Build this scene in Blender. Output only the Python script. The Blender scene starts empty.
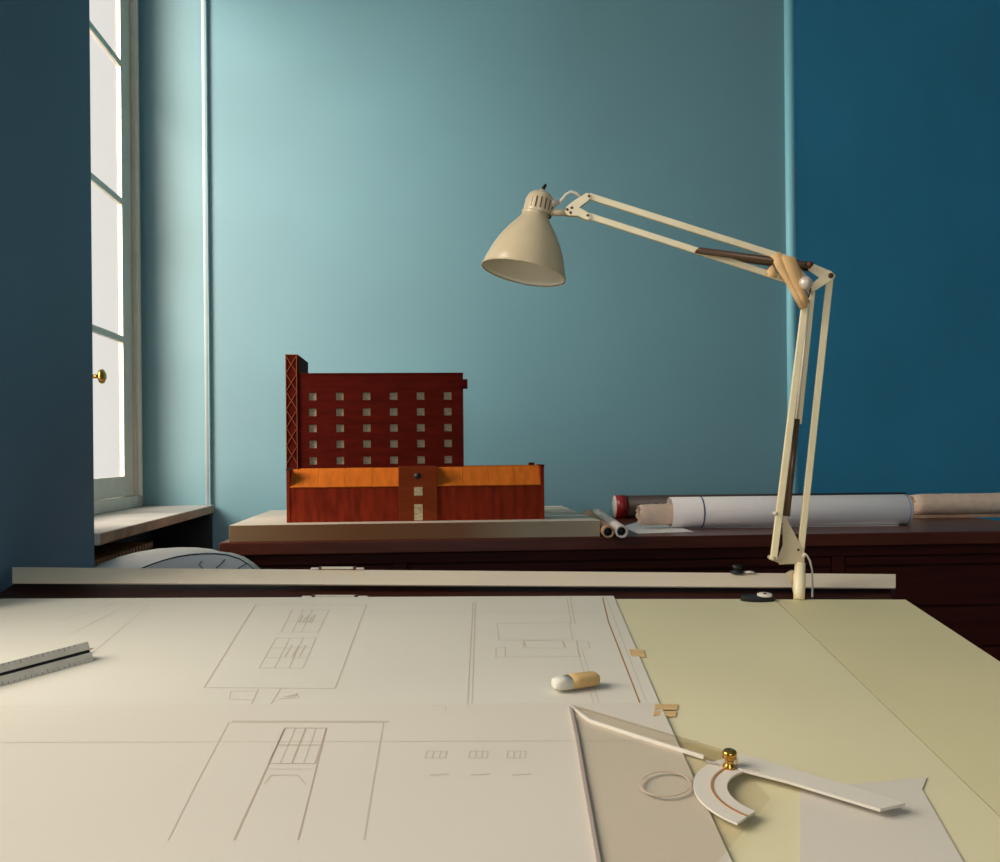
import bpy, bmesh, math, random
from mathutils import Vector as V, Matrix
random.seed(7)
S = bpy.context.scene
COL = S.collection
PI = math.pi

# ------------------------------------------------------------------ camera (a level view camera, slight yaw and roll, 36 mm)
FPX, CX, CY = 1000.0, 495.0, 452.0
EYE = V((0, 0, 1.2))
YAW, ROLL = math.radians(4.0), 0.009
F_ = V((math.sin(YAW), math.cos(YAW), 0))
R0 = V((math.cos(YAW), -math.sin(YAW), 0))
Z_ = V((0, 0, 1))
R_ = R0*math.cos(ROLL) - Z_*math.sin(ROLL)
U_ = Z_*math.cos(ROLL) + R0*math.sin(ROLL)

def ray(px, py): return F_ + R_*((px-CX)/FPX) - U_*((py-CY)/FPX)
def cp(px, py, D): return EYE + ray(px, py)*D                 # at camera depth D
def at_z(px, py, z):
    r = ray(px, py); return EYE + r*((z-EYE.z)/r.z)
def at_y(px, py, y):
    r = ray(px, py); return EYE + r*((y-EYE.y)/r.y)
def at_x(px, py, x):
    r = ray(px, py); return EYE + r*((x-EYE.x)/r.x)

cam = bpy.data.cameras.new('camera'); camo = bpy.data.objects.new('camera', cam); COL.objects.link(camo)
cam.lens, cam.sensor_width = 36, 36
cam.shift_x, cam.shift_y = (500-CX)/1000, (CY-431)/1000
cam.clip_start = 0.02
m3 = Matrix((R_, U_, -F_)).transposed()
camo.matrix_world = Matrix.Translation(EYE) @ m3.to_4x4()
S.camera = camo

# ------------------------------------------------------------------ materials
def lin(c):
    c = c/255.0
    return c/12.92 if c <= .04045 else ((c+.055)/1.055)**2.4
def rgb(r, g, b): return (lin(r), lin(g), lin(b), 1)

def mat(name, col, rough=.5, spec=.5, metal=0.0, vary=0.0, scale=8.0, bump=0.0, bscale=60.0, coat=0.0, stretch=None, col2=None):
    m = bpy.data.materials.new(name); m.use_nodes = True
    nt = m.node_tree; b = nt.nodes['Principled BSDF']
    b.inputs['Base Color'].default_value = col
    b.inputs['Roughness'].default_value = rough
    b.inputs['Specular IOR Level'].default_value = spec
    b.inputs['Metallic'].default_value = metal
    b.inputs['Coat Weight'].default_value = coat
    tc = nt.nodes.new('ShaderNodeTexCoord')
    mp = nt.nodes.new('ShaderNodeMapping'); nt.links.new(tc.outputs['Object'], mp.inputs[0])
    if stretch: mp.inputs['Scale'].default_value = stretch
    if vary or col2:
        n = nt.nodes.new('ShaderNodeTexNoise'); n.inputs['Scale'].default_value = scale; n.inputs['Detail'].default_value = 6
        nt.links.new(mp.outputs[0], n.inputs['Vector'])
        r = nt.nodes.new('ShaderNodeValToRGB')
        lo = tuple(c*(1-vary) for c in col[:3])+(1,)
        hi = col2 if col2 else tuple(min(1, c*(1+vary)) for c in col[:3])+(1,)
        r.color_ramp.elements[0].color = lo; r.color_ramp.elements[0].position = .32
        r.color_ramp.elements[1].color = hi; r.color_ramp.elements[1].position = .68
        nt.links.new(n.outputs['Fac'], r.inputs[0]); nt.links.new(r.outputs[0], b.inputs['Base Color'])
    if bump:
        n2 = nt.nodes.new('ShaderNodeTexNoise'); n2.inputs['Scale'].default_value = bscale; n2.inputs['Detail'].default_value = 4
        nt.links.new(mp.outputs[0], n2.inputs['Vector'])
        bp = nt.nodes.new('ShaderNodeBump'); bp.inputs['Strength'].default_value = bump; bp.inputs['Distance'].default_value = .01
        nt.links.new(n2.outputs['Fac'], bp.inputs['Height']); nt.links.new(bp.outputs[0], b.inputs['Normal'])
    return m

def clear(name, tint, gloss=.08, rough=.05):
    m = bpy.data.materials.new(name); m.use_nodes = True
    nt = m.node_tree; nt.nodes.clear()
    o = nt.nodes.new('ShaderNodeOutputMaterial'); t = nt.nodes.new('ShaderNodeBsdfTransparent'); t.inputs[0].default_value = tint
    g = nt.nodes.new('ShaderNodeBsdfGlossy'); g.inputs['Roughness'].default_value = rough
    fr = nt.nodes.new('ShaderNodeFresnel'); fr.inputs[0].default_value = 1.45
    mx = nt.nodes.new('ShaderNodeMixShader')
    if gloss is None: nt.links.new(fr.outputs[0], mx.inputs[0])
    else: mx.inputs[0].default_value = gloss
    nt.links.new(t.outputs[0], mx.inputs[1]); nt.links.new(g.outputs[0], mx.inputs[2]); nt.links.new(mx.outputs[0], o.inputs[0])
    return m

M = {}
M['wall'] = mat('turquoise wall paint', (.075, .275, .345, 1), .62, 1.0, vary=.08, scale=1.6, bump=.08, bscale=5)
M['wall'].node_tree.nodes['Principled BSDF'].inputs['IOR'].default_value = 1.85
M['wall alcove shade'] = mat('alcove shade wall paint', (.080, .44, .70, 1), .6, .25, vary=.08, scale=1.6, bump=.08, bscale=5)  # wall paint recoloured bluer, setting the alcove's shaded tone by colour
M['wall in shade'] = mat('shaded wall paint', (.085, .195, .31, 1), .55, .4, vary=.08, scale=1.6, bump=.08, bscale=5)  # darker copy of the wall paint, shade of the left wall painted in
M['bead'] = mat('pale plate and corner highlight paint', (.62, .76, .78, 1), .35, .5)
M['bead highlight'] = mat('teal bead highlight', (.28, .68, .80, 1), .4, .4)  # wall teal lightened as a painted highlight on the right arris
M['ceiling'] = mat('white ceiling', (.7, .7, .68, 1), .9)
M['floor'] = mat('dark floorboards', (.06, .035, .02, 1), .5, vary=.3, scale=3, stretch=(1, 8, 1))
M['under sill dark'] = mat('under sill shade', (.010, .009, .009, 1), .6, vary=.3, scale=10)  # near black, paints in the shade below the sill
M['white paint'] = mat('aged white gloss paint', (.80, .765, .67, 1), .35, .5, vary=.05, scale=12)
M['sill white'] = mat('worn white sill paint', (.42, .415, .39, 1), .5, .4, vary=.12, scale=9)
M['tan wood'] = mat('worn sill edge wood', (.52, .31, .19, 1), .6, vary=.2, scale=20)
M['glass'] = clear('window glass', (.97, .97, .97, 1), .04, .02)
M['brass'] = mat('brass', (.60, .33, .07, 1), .22, .5, metal=1)
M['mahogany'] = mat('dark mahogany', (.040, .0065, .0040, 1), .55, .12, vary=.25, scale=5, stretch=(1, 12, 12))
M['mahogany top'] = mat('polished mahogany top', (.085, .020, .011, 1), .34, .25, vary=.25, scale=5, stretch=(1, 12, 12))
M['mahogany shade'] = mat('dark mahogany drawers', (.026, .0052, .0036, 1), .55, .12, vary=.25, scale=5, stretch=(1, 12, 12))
M['base board'] = mat('grey white model board', (.50, .47, .39, 1), .6, vary=.05, scale=10)
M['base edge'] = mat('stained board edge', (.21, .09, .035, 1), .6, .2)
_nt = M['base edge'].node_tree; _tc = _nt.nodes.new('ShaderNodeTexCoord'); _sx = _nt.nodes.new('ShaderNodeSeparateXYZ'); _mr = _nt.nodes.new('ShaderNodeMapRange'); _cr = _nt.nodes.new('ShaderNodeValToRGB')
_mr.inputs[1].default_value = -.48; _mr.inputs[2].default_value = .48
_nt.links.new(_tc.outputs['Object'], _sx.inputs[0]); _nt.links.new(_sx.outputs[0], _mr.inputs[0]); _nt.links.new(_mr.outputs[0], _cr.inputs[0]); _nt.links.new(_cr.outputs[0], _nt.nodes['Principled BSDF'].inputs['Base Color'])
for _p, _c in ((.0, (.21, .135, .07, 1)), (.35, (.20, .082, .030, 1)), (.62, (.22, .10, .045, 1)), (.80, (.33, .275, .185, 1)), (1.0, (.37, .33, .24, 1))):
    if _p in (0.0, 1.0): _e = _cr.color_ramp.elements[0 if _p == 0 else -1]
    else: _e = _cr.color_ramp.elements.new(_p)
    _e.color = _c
M['base strip'] = mat('white model strip', (.72, .70, .62, 1), .6)
M['model red'] = mat('red brown model timber', (.084, .0066, .0030, 1), .75, .05, vary=.22, scale=14, stretch=(1, 1, 5))
M['model low'] = mat('chestnut model timber', (.19, .020, .0065, 1), .7, .06, vary=.3, scale=14, stretch=(5, 1, 1))
M['model entry'] = mat('entrance model timber', (.19, .034, .0085, 1), .7, .06, vary=.15, scale=14, stretch=(1, 1, 5))
M['model roof'] = mat('honey model timber', (.52, .135, .014, 1), .6, .1, vary=.14, scale=16, stretch=(5, 1, 1))
M['model line'] = mat('orange inlay line', (.30, .075, .015, 1), .5)
M['model pane'] = mat('speckled olive pane', (.50, .40, .23, 1), .5, vary=.35, scale=260)
M['black'] = mat('black', (.006, .006, .006, 1), .5)
M['cream'] = mat('cream enamel', (.66, .53, .335, 1), .32, .5, vary=.05, scale=20, coat=.15)
M['cream in'] = mat('cream inner enamel', (.80, .74, .60, 1), .45, .5)
M['lit cream'] = mat('lit cream enamel', (.95, .80, .50, 1), .32, .5, vary=.05, scale=20, coat=.15)  # cream enamel lightened, the light on the arms put into the colour
M['steel'] = mat('brown steel tube', (.16, .10, .065, 1), .35, .5, metal=.6)
M['silver'] = mat('aged silver knob', (.72, .62, .52, 1), .4, .5, metal=.25)
M['screw'] = mat('rusty screw', (.13, .05, .02, 1), .5, metal=.4)
M['tape'] = mat('masking tape', (.78, .47, .20, 1), .7, vary=.10, scale=40)
M['tape pale'] = mat('faded masking tape', (.72, .46, .20, 1), .75, vary=.10, scale=60)
M['cord'] = mat('white cord', (.75, .70, .60, 1), .5)
M['paper'] = mat('drawing paper', (.66, .61, .51, 1), .75, .3, vary=.025, scale=3)
M['tracing'] = mat('tracing paper', (.64, .575, .48, 1), .7, .3, vary=.02, scale=3)
M['pencil line'] = mat('pencil line', (.53, .46, .355, 1), .8, .2)
M['pencil dark'] = mat('firm pencil line', (.47, .38, .28, 1), .8, .2)
M['brown line'] = mat('brown ink line', (.40, .20, .08, 1), .8, .2)
M['green'] = mat('green vinyl cover', (.71, .63, .39, 1), .5, .35, vary=.03, scale=4)
M['green worn'] = mat('yellowed green vinyl cover', (.68, .60, .345, 1), .5, .35, vary=.03, scale=4)
M['board wood'] = mat('drawing board wood', (.30, .20, .11, 1), .6, vary=.2, scale=10)
M['beam'] = mat('dark brown beam', (.046, .011, .0055, 1), .5, .25, vary=.2, scale=8, stretch=(1, 10, 10))
M['rail'] = mat('ivory rail', (.86, .70, .52, 1), .5, .4, vary=.03, scale=6)
M['metal bright'] = mat('bright clip', (.66, .60, .48, 1), .35, .5, metal=.2)
M['white paper'] = mat('white roll paper', (.86, .83, .82, 1), .6, .4, vary=.02, scale=6)
M['cream paper'] = mat('crumpled cream paper', (.80, .60, .46, 1), .7, .3, vary=.08, scale=24, bump=.35, bscale=40)
M['blue paper'] = mat('bluish white paper', (.78, .81, .81, 1), .65, .3, vary=.03, scale=5)
M['blue pencil'] = mat('blue crayon line', (.09, .12, .26, 1), .7)
M['red'] = mat('red cap', (.30, .010, .012, 1), .35, .5)
M['tube dark'] = mat('dark mailing tube', (.065, .045, .038, 1), .5, .4, vary=.15, scale=20)
M['card'] = mat('white card tube', (.66, .60, .56, 1), .6, .3)
M['card tan'] = mat('tan card tube', (.42, .27, .15, 1), .7, .3)
M['acrylic'] = clear('clear acrylic', (.985, .965, .94, 1), .04, .2)
M['acrylic edge'] = mat('bright acrylic edge', (.80, .74, .64, 1), .25, .5)
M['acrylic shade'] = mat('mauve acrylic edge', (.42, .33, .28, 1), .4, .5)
M['acrylic ring'] = mat('tan acrylic ring', (.58, .46, .34, 1), .4, .5)
M['arm white'] = mat('white set square arm', (.70, .63, .53, 1), .4, .4)
M['eraser'] = mat('tan rubber', (.60, .38, .16, 1), .7, .2, vary=.08, scale=80)
M['eraser white'] = mat('white rubber', (.76, .70, .58, 1), .7, .2)
M['scale grey'] = mat('grey boxwood scale', (.62, .58, .50, 1), .5, .3, vary=.08, scale=60)
M['scale shade'] = mat('mauve grey scale face', (.52, .44, .38, 1), .5, .3, vary=.08, scale=60)
M['wood tip'] = mat('sharpened pencil wood', (.55, .35, .15, 1), .6)
M['slat'] = mat('slatted golden wood', (.22, .10, .03, 1), .5, vary=.2, scale=20)

# ------------------------------------------------------------------ mesh helpers
ORG = {}
class MB:
    def __init__(s): s.v = []; s.f = []; s.mi = []; s.sm = []
    def add(s, verts, faces, mi=0, smooth=False):
        o = len(s.v); s.v += [V(p) for p in verts]
        for f in faces: s.f.append([o+i for i in f]); s.mi.append(mi); s.sm.append(smooth)
        return s
    def box(s, lo, hi, mi=0):
        x0, y0, z0 = lo; x1, y1, z1 = hi
        return s.hexa([(x0,y0,z0),(x1,y0,z0),(x1,y1,z0),(x0,y1,z0)], [(x0,y0,z1),(x1,y0,z1),(x1,y1,z1),(x0,y1,z1)], mi)
    def hexa(s, a, b, mi=0):
        return s.loft([a, b], mi)
    def loft(s, rings, mi=0, smooth=False, cap=True, closed=True):
        n = len(rings[0]); vs = [p for r in rings for p in r]; fs = []
        for k in range(len(rings)-1):
            for i in range(n if closed else n-1):
                j = (i+1) % n
                fs.append([k*n+i, k*n+j, (k+1)*n+j, (k+1)*n+i])
        s.add(vs, fs, mi, smooth)
        if cap and closed:
            o = len(s.v)-len(vs)
            s.f.append([o+i for i in reversed(range(n))]); s.mi.append(mi); s.sm.append(False)
            s.f.append([o+(len(rings)-1)*n+i for i in range(n)]); s.mi.append(mi); s.sm.append(False)
        return s
    def prism(s, poly, d, mi=0):          # poly: list of 3-D points, d: extrusion vector
        d = V(d); return s.loft([[V(p) for p in poly], [V(p)+d for p in poly]], mi)
    def tube(s, path, r, n=14, mi=0, smooth=True, cap=True, flat=None):
        path = [V(p) for p in path]; rings = []
        ref = None
        for i, p in enumerate(path):
            t = (path[min(i+1, len(path)-1)] - path[max(i-1, 0)]).normalized()
            if ref is None:
                ref = V((0, 0, 1)) if abs(t.z) < .9 else V((1, 0, 0))
            a = t.cross(ref).normalized(); b = a.cross(t).normalized(); ref = b
            rr = r[i] if isinstance(r, (list, tuple)) else r
            rings.append([p + a*(rr*math.cos(2*PI*k/n)) + b*(rr*math.sin(2*PI*k/n)) for k in range(n)])
        return s.loft(rings, mi, smooth, cap)
    def bar(s, a, b, w, h, up, mi=0):      # rectangular bar a->b, w across (in the plane of up), h along 'up'
        a, b, up = V(a), V(b), V(up).normalized(); t = (b-a).normalized(); side = t.cross(up).normalized(); up = side.cross(t)
        q = [side*(-w/2)-up*(h/2), side*(w/2)-up*(h/2), side*(w/2)+up*(h/2), side*(-w/2)+up*(h/2)]
        return s.loft([[a+k for k in q], [b+k for k in q]], mi)
    def lathe(s, org, axis, prof, n=40, mi=0, cap=False):   # prof: (distance along the axis, radius)
        org, axis = V(org), V(axis).normalized()
        ref = V((0, 1, 0)) if abs(axis.y) < .9 else V((1, 0, 0))
        a = axis.cross(ref).normalized(); b = axis.cross(a).normalized()
        rings = [[org + axis*d + a*(max(r, 1e-5)*math.cos(2*PI*k/n)) + b*(max(r, 1e-5)*math.sin(2*PI*k/n)) for k in range(n)] for d, r in prof]
        return s.loft(rings, mi, True, cap)
    def ball(s, c, r, n=16, mi=0, squash=1, axis=(0, 0, 1)):
        return s.lathe(c, axis, [(-r*squash*math.cos(PI*k/n), r*math.sin(PI*k/n)) for k in range(n+1)], 2*n, mi)
    def build(s, name, mats, parent=None, bevel=0, seg=2, autosmooth=False):
        if not isinstance(mats, (list, tuple)): mats = [mats]
        if parent is None:
            lo = V((min(p[i] for p in s.v) for i in range(3))); hi = V((max(p[i] for p in s.v) for i in range(3)))
            org = V(((lo.x+hi.x)/2, (lo.y+hi.y)/2, lo.z))
        else: org = ORG[parent.name]
        me = bpy.data.meshes.new(name)
        me.from_pydata([p-org for p in s.v], [], s.f)
        for m in mats: me.materials.append(m)
        for p, mi, sm in zip(me.polygons, s.mi, s.sm): p.material_index = mi; p.use_smooth = sm
        bm = bmesh.new(); bm.from_mesh(me)
        bmesh.ops.remove_doubles(bm, verts=bm.verts, dist=1e-6)
        bmesh.ops.recalc_face_normals(bm, faces=bm.faces)
        bm.to_mesh(me); bm.free(); me.update()
        o = bpy.data.objects.new(name, me); COL.objects.link(o)
        if parent is None: o.location = org
        else: o.parent = parent
        ORG[o.name] = org
        if bevel:
            md = o.modifiers.new('bevel', 'BEVEL'); md.width = bevel; md.segments = seg; md.limit_method = 'ANGLE'; md.angle_limit = math.radians(40)
        return o

def thing(name, loc, label, cat, group=None):
    o = bpy.data.objects.new(name, None); COL.objects.link(o); o.location = loc; o.empty_display_size = .05
    ORG[o.name] = V(loc); return tag(o, label, cat, group)
def tag(o, label, cat, group=None):
    o['label'] = label; o['category'] = cat
    if group: o['group'] = group
    return o
def struct(o): o['kind'] = 'structure'; return o
def lab(o, text): o['label'] = text; return o

# ------------------------------------------------------------------ key dimensions of the room
ZT = 0.976                                             # top of the plan chest
YF = at_z(575, 537.5, ZT).y                            # its front edge
YW = YF + 0.76                                         # back wall
XL = at_y(211, 453, YW).x                              # left wall face
YR = YW-.010                            # far reveal of the window bay
YN = at_x(93, 400, XL).y                               # near arris of the bay (edge of the dark pier)
XW = at_y(143, 450, YR).x                              # plane of the window, room side of the frame
ZS = at_y(204, 505, YR).z                              # window sill
XR = at_y(791, 300, YW).x                              # highlight bead on the right of the back wall
ZC, YB, XE = 3.7, -2.6, 3.4
TH = .28
print('ROOM', YF, YW, XL, YR, YN, XW, ZS, XR)

# ------------------------------------------------------------------ room shell
struct(MB().box((XL-TH-.6, YB-.2, -.1), (XE+.2, YW+2.2, 0)).build('floor', M['floor']))
struct(MB().box((XL-TH, YB-.2, ZC), (XE+.2, YW+2.2, ZC+.1)).build('ceiling', M['ceiling']))
struct(MB().box((XL-TH, YW, 0), (XR, YW+.2, ZC)).build('wall_back', M['wall']))
ang = math.radians(28)
du = V((math.cos(ang), math.sin(ang), 0)); dn = V((-math.sin(ang), math.cos(ang), 0))
p0 = V((XR, YW, 0)); p1 = p0 + du*2.6
struct(MB().prism([p0, p1, p1+dn*.2, p0+dn*.2], (0, 0, ZC)).build('wall_alcove', M['wall alcove shade']))
struct(MB().box((XE, YB, 0), (XE+.2, YW+2.2, ZC)).build('wall_right', M['wall']))
W3 = (XL+.08, .35, 1.05, 3.05)                          # unseen opening behind the camera, added for the fill light
mb = MB()
mb.box((XL-TH, YB-.2, 0), (W3[0], YB, ZC)); mb.box((W3[1]+.7, YB-.2, 0), (XE+.2, YB, ZC))
mb.box((W3[0], YB-.2, 0), (W3[1]+.7, YB, W3[2])); mb.box((W3[0], YB-.2, W3[3]), (W3[1]+.7, YB, ZC))
struct(mb.build('wall_front', M['wall']))
# left wall with two window bays; the far one is seen, the near one is just left of the frame
W2A, W2B, ZH = .10, 1.50, 2.95
mb = MB()
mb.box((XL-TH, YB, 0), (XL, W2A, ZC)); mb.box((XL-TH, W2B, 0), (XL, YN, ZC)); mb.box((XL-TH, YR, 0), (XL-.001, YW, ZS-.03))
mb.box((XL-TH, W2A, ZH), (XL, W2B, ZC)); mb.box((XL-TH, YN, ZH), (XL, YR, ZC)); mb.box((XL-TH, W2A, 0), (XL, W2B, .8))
struct(mb.build('wall_left', M['wall in shade']))
struct(MB().box((XL-TH, YR-.006, ZS-.03), (XL, YW+.01, ZC)).build('wall_bay', M['wall']))
struct(MB().box((XL-TH, YN, 0), (XL-.16, YR, ZS-.03)).build('trim_shade_1', M['under sill dark']))  # dark block, paints the shade of the recess under the sill
# rounded corner beads, coloured pale to paint the light along the arrises
struct(MB().tube([(XL-.010, YR+.004, ZS), (XL-.010, YR+.004, ZC)], .0115, 20).build('trim_highlight_1', M['bead']))
struct(MB().tube([(XR, YW-.004, .0), (XR, YW-.004, ZC)], .0165, 20).build('trim_highlight_2', M['bead highlight']))
# sill board: white top, worn wooden nose
mb = MB(); mb.box((XW-.03, YN, ZS-.026), (XL+.012, YR, ZS), 0)
struct(MB().box((XL-.17, YR-.03, 0), (XL+.003, YW-.001, ZS-.027)).build('trim_shade_2', M['under sill dark']))  # dark lining, paints the shade in the corner under the sill
so = struct(mb.build('trim_3', [M['sill white'], M['tan wood']], bevel=.003))
for p in so.data.polygons:
    if p.normal.x > .5: p.material_index = 1

def casement(n, y0, y1, zb, ymid, glass_far):
    root = bpy.data.objects.new(f'window_{n}', None); COL.objects.link(root); root['kind'] = 'structure'
    root.location = (XW, (y0+y1)/2, zb); ORG[root.name] = V(root.location)
    x1 = XW; x0 = XW-.014
    fw = .055
    m = MB()
    m.box((x0-.02, y0, zb), (x1, y0+fw, ZH)); m.box((x0-.02, y1-fw, zb), (x1, y1, ZH)); m.box((x0-.02, y0+fw, ZH-fw), (x1, y1-fw, ZH))
    m.box((x0-.02, y0+fw, zb), (x1, y1-fw, zb+.035))
    for q in (y1-fw-.004, y0+fw-.004): m.box((x1-.001, q, zb+.035), (x1+.010, q+.016, ZH-fw))      # staff bead on the frame
    m.build('window_frame', M['white paint'], root, bevel=.003)
    for (a, b) in ((y0+fw, ymid), (ymid, y1-fw)):
        far = b > ymid
        sa = .035; sb = (b-glass_far) if far else .035
        lf = MB(); xs0, xs1 = x1-.030, x1-.014
        lf.box((xs0, a+.001, zb+.037), (xs1, a+sa, ZH-fw)); lf.box((xs0, b-sb, zb+.037), (xs1, b-.001, ZH-fw))
        lf.box((xs0, a+sa, zb+.037), (xs1, b-sb, zb+.10)); lf.box((xs0, a+sa, ZH-fw-.05), (xs1, b-sb, ZH-fw))
        leaf = lf.build('casement', M['white paint'], root, bevel=.002)
        for zz in MUNT:
            MB().box((xs0+.001, a+sa, zz-.011), (xs1-.001, b-sb, zz+.011)).build('muntin', M['white paint'], leaf, bevel=.003)
        MB().box((xs0+.006, a+sa-.004, zb+.09), (xs0+.010, b-sb+.004, ZH-fw-.04)).build('pane', M['glass'], leaf)
    kz = at_x(100, 375.5, x1+.03).z
    k = MB(); yk = ymid-.0
    k.lathe((x1-.014, yk, kz), (1, 0, 0), [(0, .011), (.004, .011), (.007, .006), (.026, .0052), (.030, .008), (.033, .0175), (.038, .021), (.044, .019), (.049, .010), (.050, 0)], 24)
    k.build('knob', M['brass'], root)
    MB().box((x1-.015, yk-.018, kz-.055), (x1-.011, yk+.018, kz+.055)).build('lock_plate', M['bead'], root, bevel=.002)
    return root
wx0, wx1 = W3[0], W3[1]+.7
r3 = bpy.data.objects.new('window_3', None); COL.objects.link(r3); r3['kind'] = 'structure'; r3.location = ((wx0+wx1)/2, YB-.1, W3[2]); ORG['window_3'] = V(r3.location)  # made-up window, added to go with the rear fill light
mb = MB()
for a, b in ((wx0, wx0+.05), ((wx0+wx1)/2-.02, (wx0+wx1)/2+.02), (wx1-.05, wx1)): mb.box((a, YB-.13, W3[2]), (b, YB-.08, W3[3]))
mb.box((wx0+.05, YB-.125, W3[2]), (wx1-.05, YB-.085, W3[2]+.05)); mb.box((wx0+.05, YB-.125, W3[3]-.05), (wx1-.05, YB-.085, W3[3]))
mb.build('window_frame', M['white paint'], r3)
MB().box((wx0+.04, YB-.108, W3[2]+.04), (wx1-.04, YB-.104, W3[3]-.04)).build('pane', M['glass'], r3)
GF = at_x(123.0, 300, XW-.014).y
YM = at_x(95, 376, XW).y - .020
MUNT = [at_x(123, 341, XW-.03).z, at_x(123, 206, XW-.03).z]
MUNT.append(2*MUNT[1]-MUNT[0])
casement(1, YN, YR, ZS, YM, GF)
casement(2, W2A, W2B, .8, (W2A+W2B)/2, W2B-.1)

# slatted golden radiator cover in the bay under the sill
yc1 = YN+.50
zc = at_y(155, 541, yc1).z
xs = min(at_y(155, 541, yc1).x, XL-.004)
xw = XL-.156
t = thing('radiator_cover', ((xs+xw)/2, (YN+yc1)/2, 0), 'slatted golden brown wooden radiator cover below the window sill', 'radiator cover')
mb = MB(); n = 18; st = (yc1-YN-.02)/n
for i in range(n):
    y = YN+.01+i*st
    mb.box((xw+.002, y, zc-.012), (xs, y+st*.62, zc))
lab(mb.build('slatted_top', M['slat'], t), 'golden slats')
MB().box((xs-.02, YN+.01, .04), (xs-.004, yc1-.01, zc-.012)).build('front_panel', M['under sill dark'], t)
for y in (YN+.02, yc1-.05): MB().box((xw+.006, y, 0), (xs-.022, y+.03, zc-.012)).build('leg', M['under sill dark'], t)
print('COVER', xw, xs, zc)

# ------------------------------------------------------------------ plan chest
XCL = at_z(217.5, 543.5, ZT).x; XCR = 1.75
YK = YW-.012
chest = thing('plan_chest', ((XCL+XCR)/2, YF+.35, 0), 'long dark mahogany plan chest carrying the red building model, against the blue wall', 'chest')
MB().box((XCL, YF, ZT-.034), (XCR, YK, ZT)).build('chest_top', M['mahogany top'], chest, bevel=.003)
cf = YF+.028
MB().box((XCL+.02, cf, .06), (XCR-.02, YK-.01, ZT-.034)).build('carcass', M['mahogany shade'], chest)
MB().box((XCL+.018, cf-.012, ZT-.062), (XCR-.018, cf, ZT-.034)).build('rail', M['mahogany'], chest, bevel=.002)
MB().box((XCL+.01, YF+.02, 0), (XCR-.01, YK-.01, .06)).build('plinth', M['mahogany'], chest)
stx = [XCL+.018, at_y(400, 560, cf).x, at_y(837, 560, cf).x, XCR-.018]
for i, x in enumerate(stx):
    a = x if i == 0 else (x-.034 if i == 3 else x-.017)
    MB().box((a, cf-.012, .06), (a+.034, cf, ZT-.062)).build('stile', M['mahogany'], chest, bevel=.002)
for i in range(3):
    a = stx[i] + (.037 if i == 0 else .020); b = stx[i+1] - (.037 if i == 2 else .020)
    z = ZT-.066
    for k in range(8):
        h = .022 if k == 0 else .105
        z0 = z-h
        if z0 < .07: break
        d = MB().box((a, cf-.008, z0), (b, cf-.0005, z)).build('drawer', M['mahogany'], chest, bevel=.003)
        z = z0-.006

# ------------------------------------------------------------------ model base board
YB0 = at_z(400, 539.6, ZT).y
zb_top = at_y(400, 523.2, YB0).z
xb0 = at_y(229, 526, YB0).x; xb1 = at_y(600, 520, YB0).x
yb1 = min(at_z(575, 505.5, zb_top).y, YW-.06)
base = thing('model_base', ((xb0+xb1)/2, (YB0+yb1)/2, ZT), 'thick grey-white baseboard under the red building model on the mahogany chest', 'base board')
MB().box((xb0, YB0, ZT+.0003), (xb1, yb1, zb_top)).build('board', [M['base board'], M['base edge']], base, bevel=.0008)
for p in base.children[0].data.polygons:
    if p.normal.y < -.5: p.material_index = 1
for k, yy in enumerate((.30, .55, .80, .985)):
    y = YB0+(yb1-YB0)*yy
    MB().box((xb0+.62+.0, y-.012, zb_top), (xb1-.006, y, zb_top+.003)).build('strip', M['base strip'], base)
print('BASE', YB0, yb1, zb_top, xb0, xb1)

# ------------------------------------------------------------------ architectural model
YM0 = at_z(400, 521.2, zb_top).y                       # front of the low block
YT0 = YM0 + .048                                       # front of the tower
YT1 = YT0 + .17; YS1 = YT0 + .235
zm = zb_top
def fx(px, Y, py=450): return at_y(px, py, Y).x
def fz(py, Y, px=400): return at_y(px, py, Y).z
x_l = fx(286.5, YM0, 500); x_r = fx(544.3, YM0, 500)
model = thing('building_model', ((x_l+x_r)/2, YM0+.12, zm), 'red-brown timber scale model of a tower block above a low wing, windows in rows', 'architectural model')
# tower slab with recessed window openings
tx0, tx1 = fx(298.8, YT0), fx(463.7, YT0)
tz1 = fz(373.8, YT0, 390); 
wx = [fx(p, YT0) for p in (312.9, 340.1, 366.9, 393.9, 421.0, 448.2)]
wz = [fz(p, YT0, 380) for p in (396.1, 411.9, 427.9, 443.8, 460.2)]
hw = 3.8/1000*YT0
xs_ = [tx0]; 
for x in wx: xs_ += [x-hw, x+hw]
xs_.append(tx1)
zs_ = [zm]
for z in reversed(wz): zs_ += [z-hw, z+hw]
zs_.append(tz1)
mb = MB(); rd = .012
for i in range(len(xs_)-1):
    for j in range(len(zs_)-1):
        a, b, c, d = xs_[i], xs_[i+1], zs_[j], zs_[j+1]
        if i % 2 == 1 and j % 2 == 1:
            for q in (((a,c),(b,c)), ((b,c),(b,d)), ((b,d),(a,d)), ((a,d),(a,c))):
                (ax, az), (bx_, bz) = q
                mb.add([(ax,YT0,az),(bx_,YT0,bz),(bx_,YT0+rd,bz),(ax,YT0+rd,az)], [[0,1,2,3]])
            mb.add([(a,YT0+rd,c),(b,YT0+rd,c),(b,YT0+rd,d),(a,YT0+rd,d)], [[0,1,2,3]])
        else:
            mb.add([(a,YT0,c),(b,YT0,c),(b,YT0,d),(a,YT0,d)], [[0,1,2,3]])
for q in (((tx0,YT0),(tx0,YT1)), ((tx0,YT1),(tx1,YT1)), ((tx1,YT1),(tx1,YT0))):
    (ax, ay), (bx_, by) = q
    mb.add([(ax,ay,zm),(bx_,by,zm),(bx_,by,tz1),(ax,ay,tz1)], [[0,1,2,3]])
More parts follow.
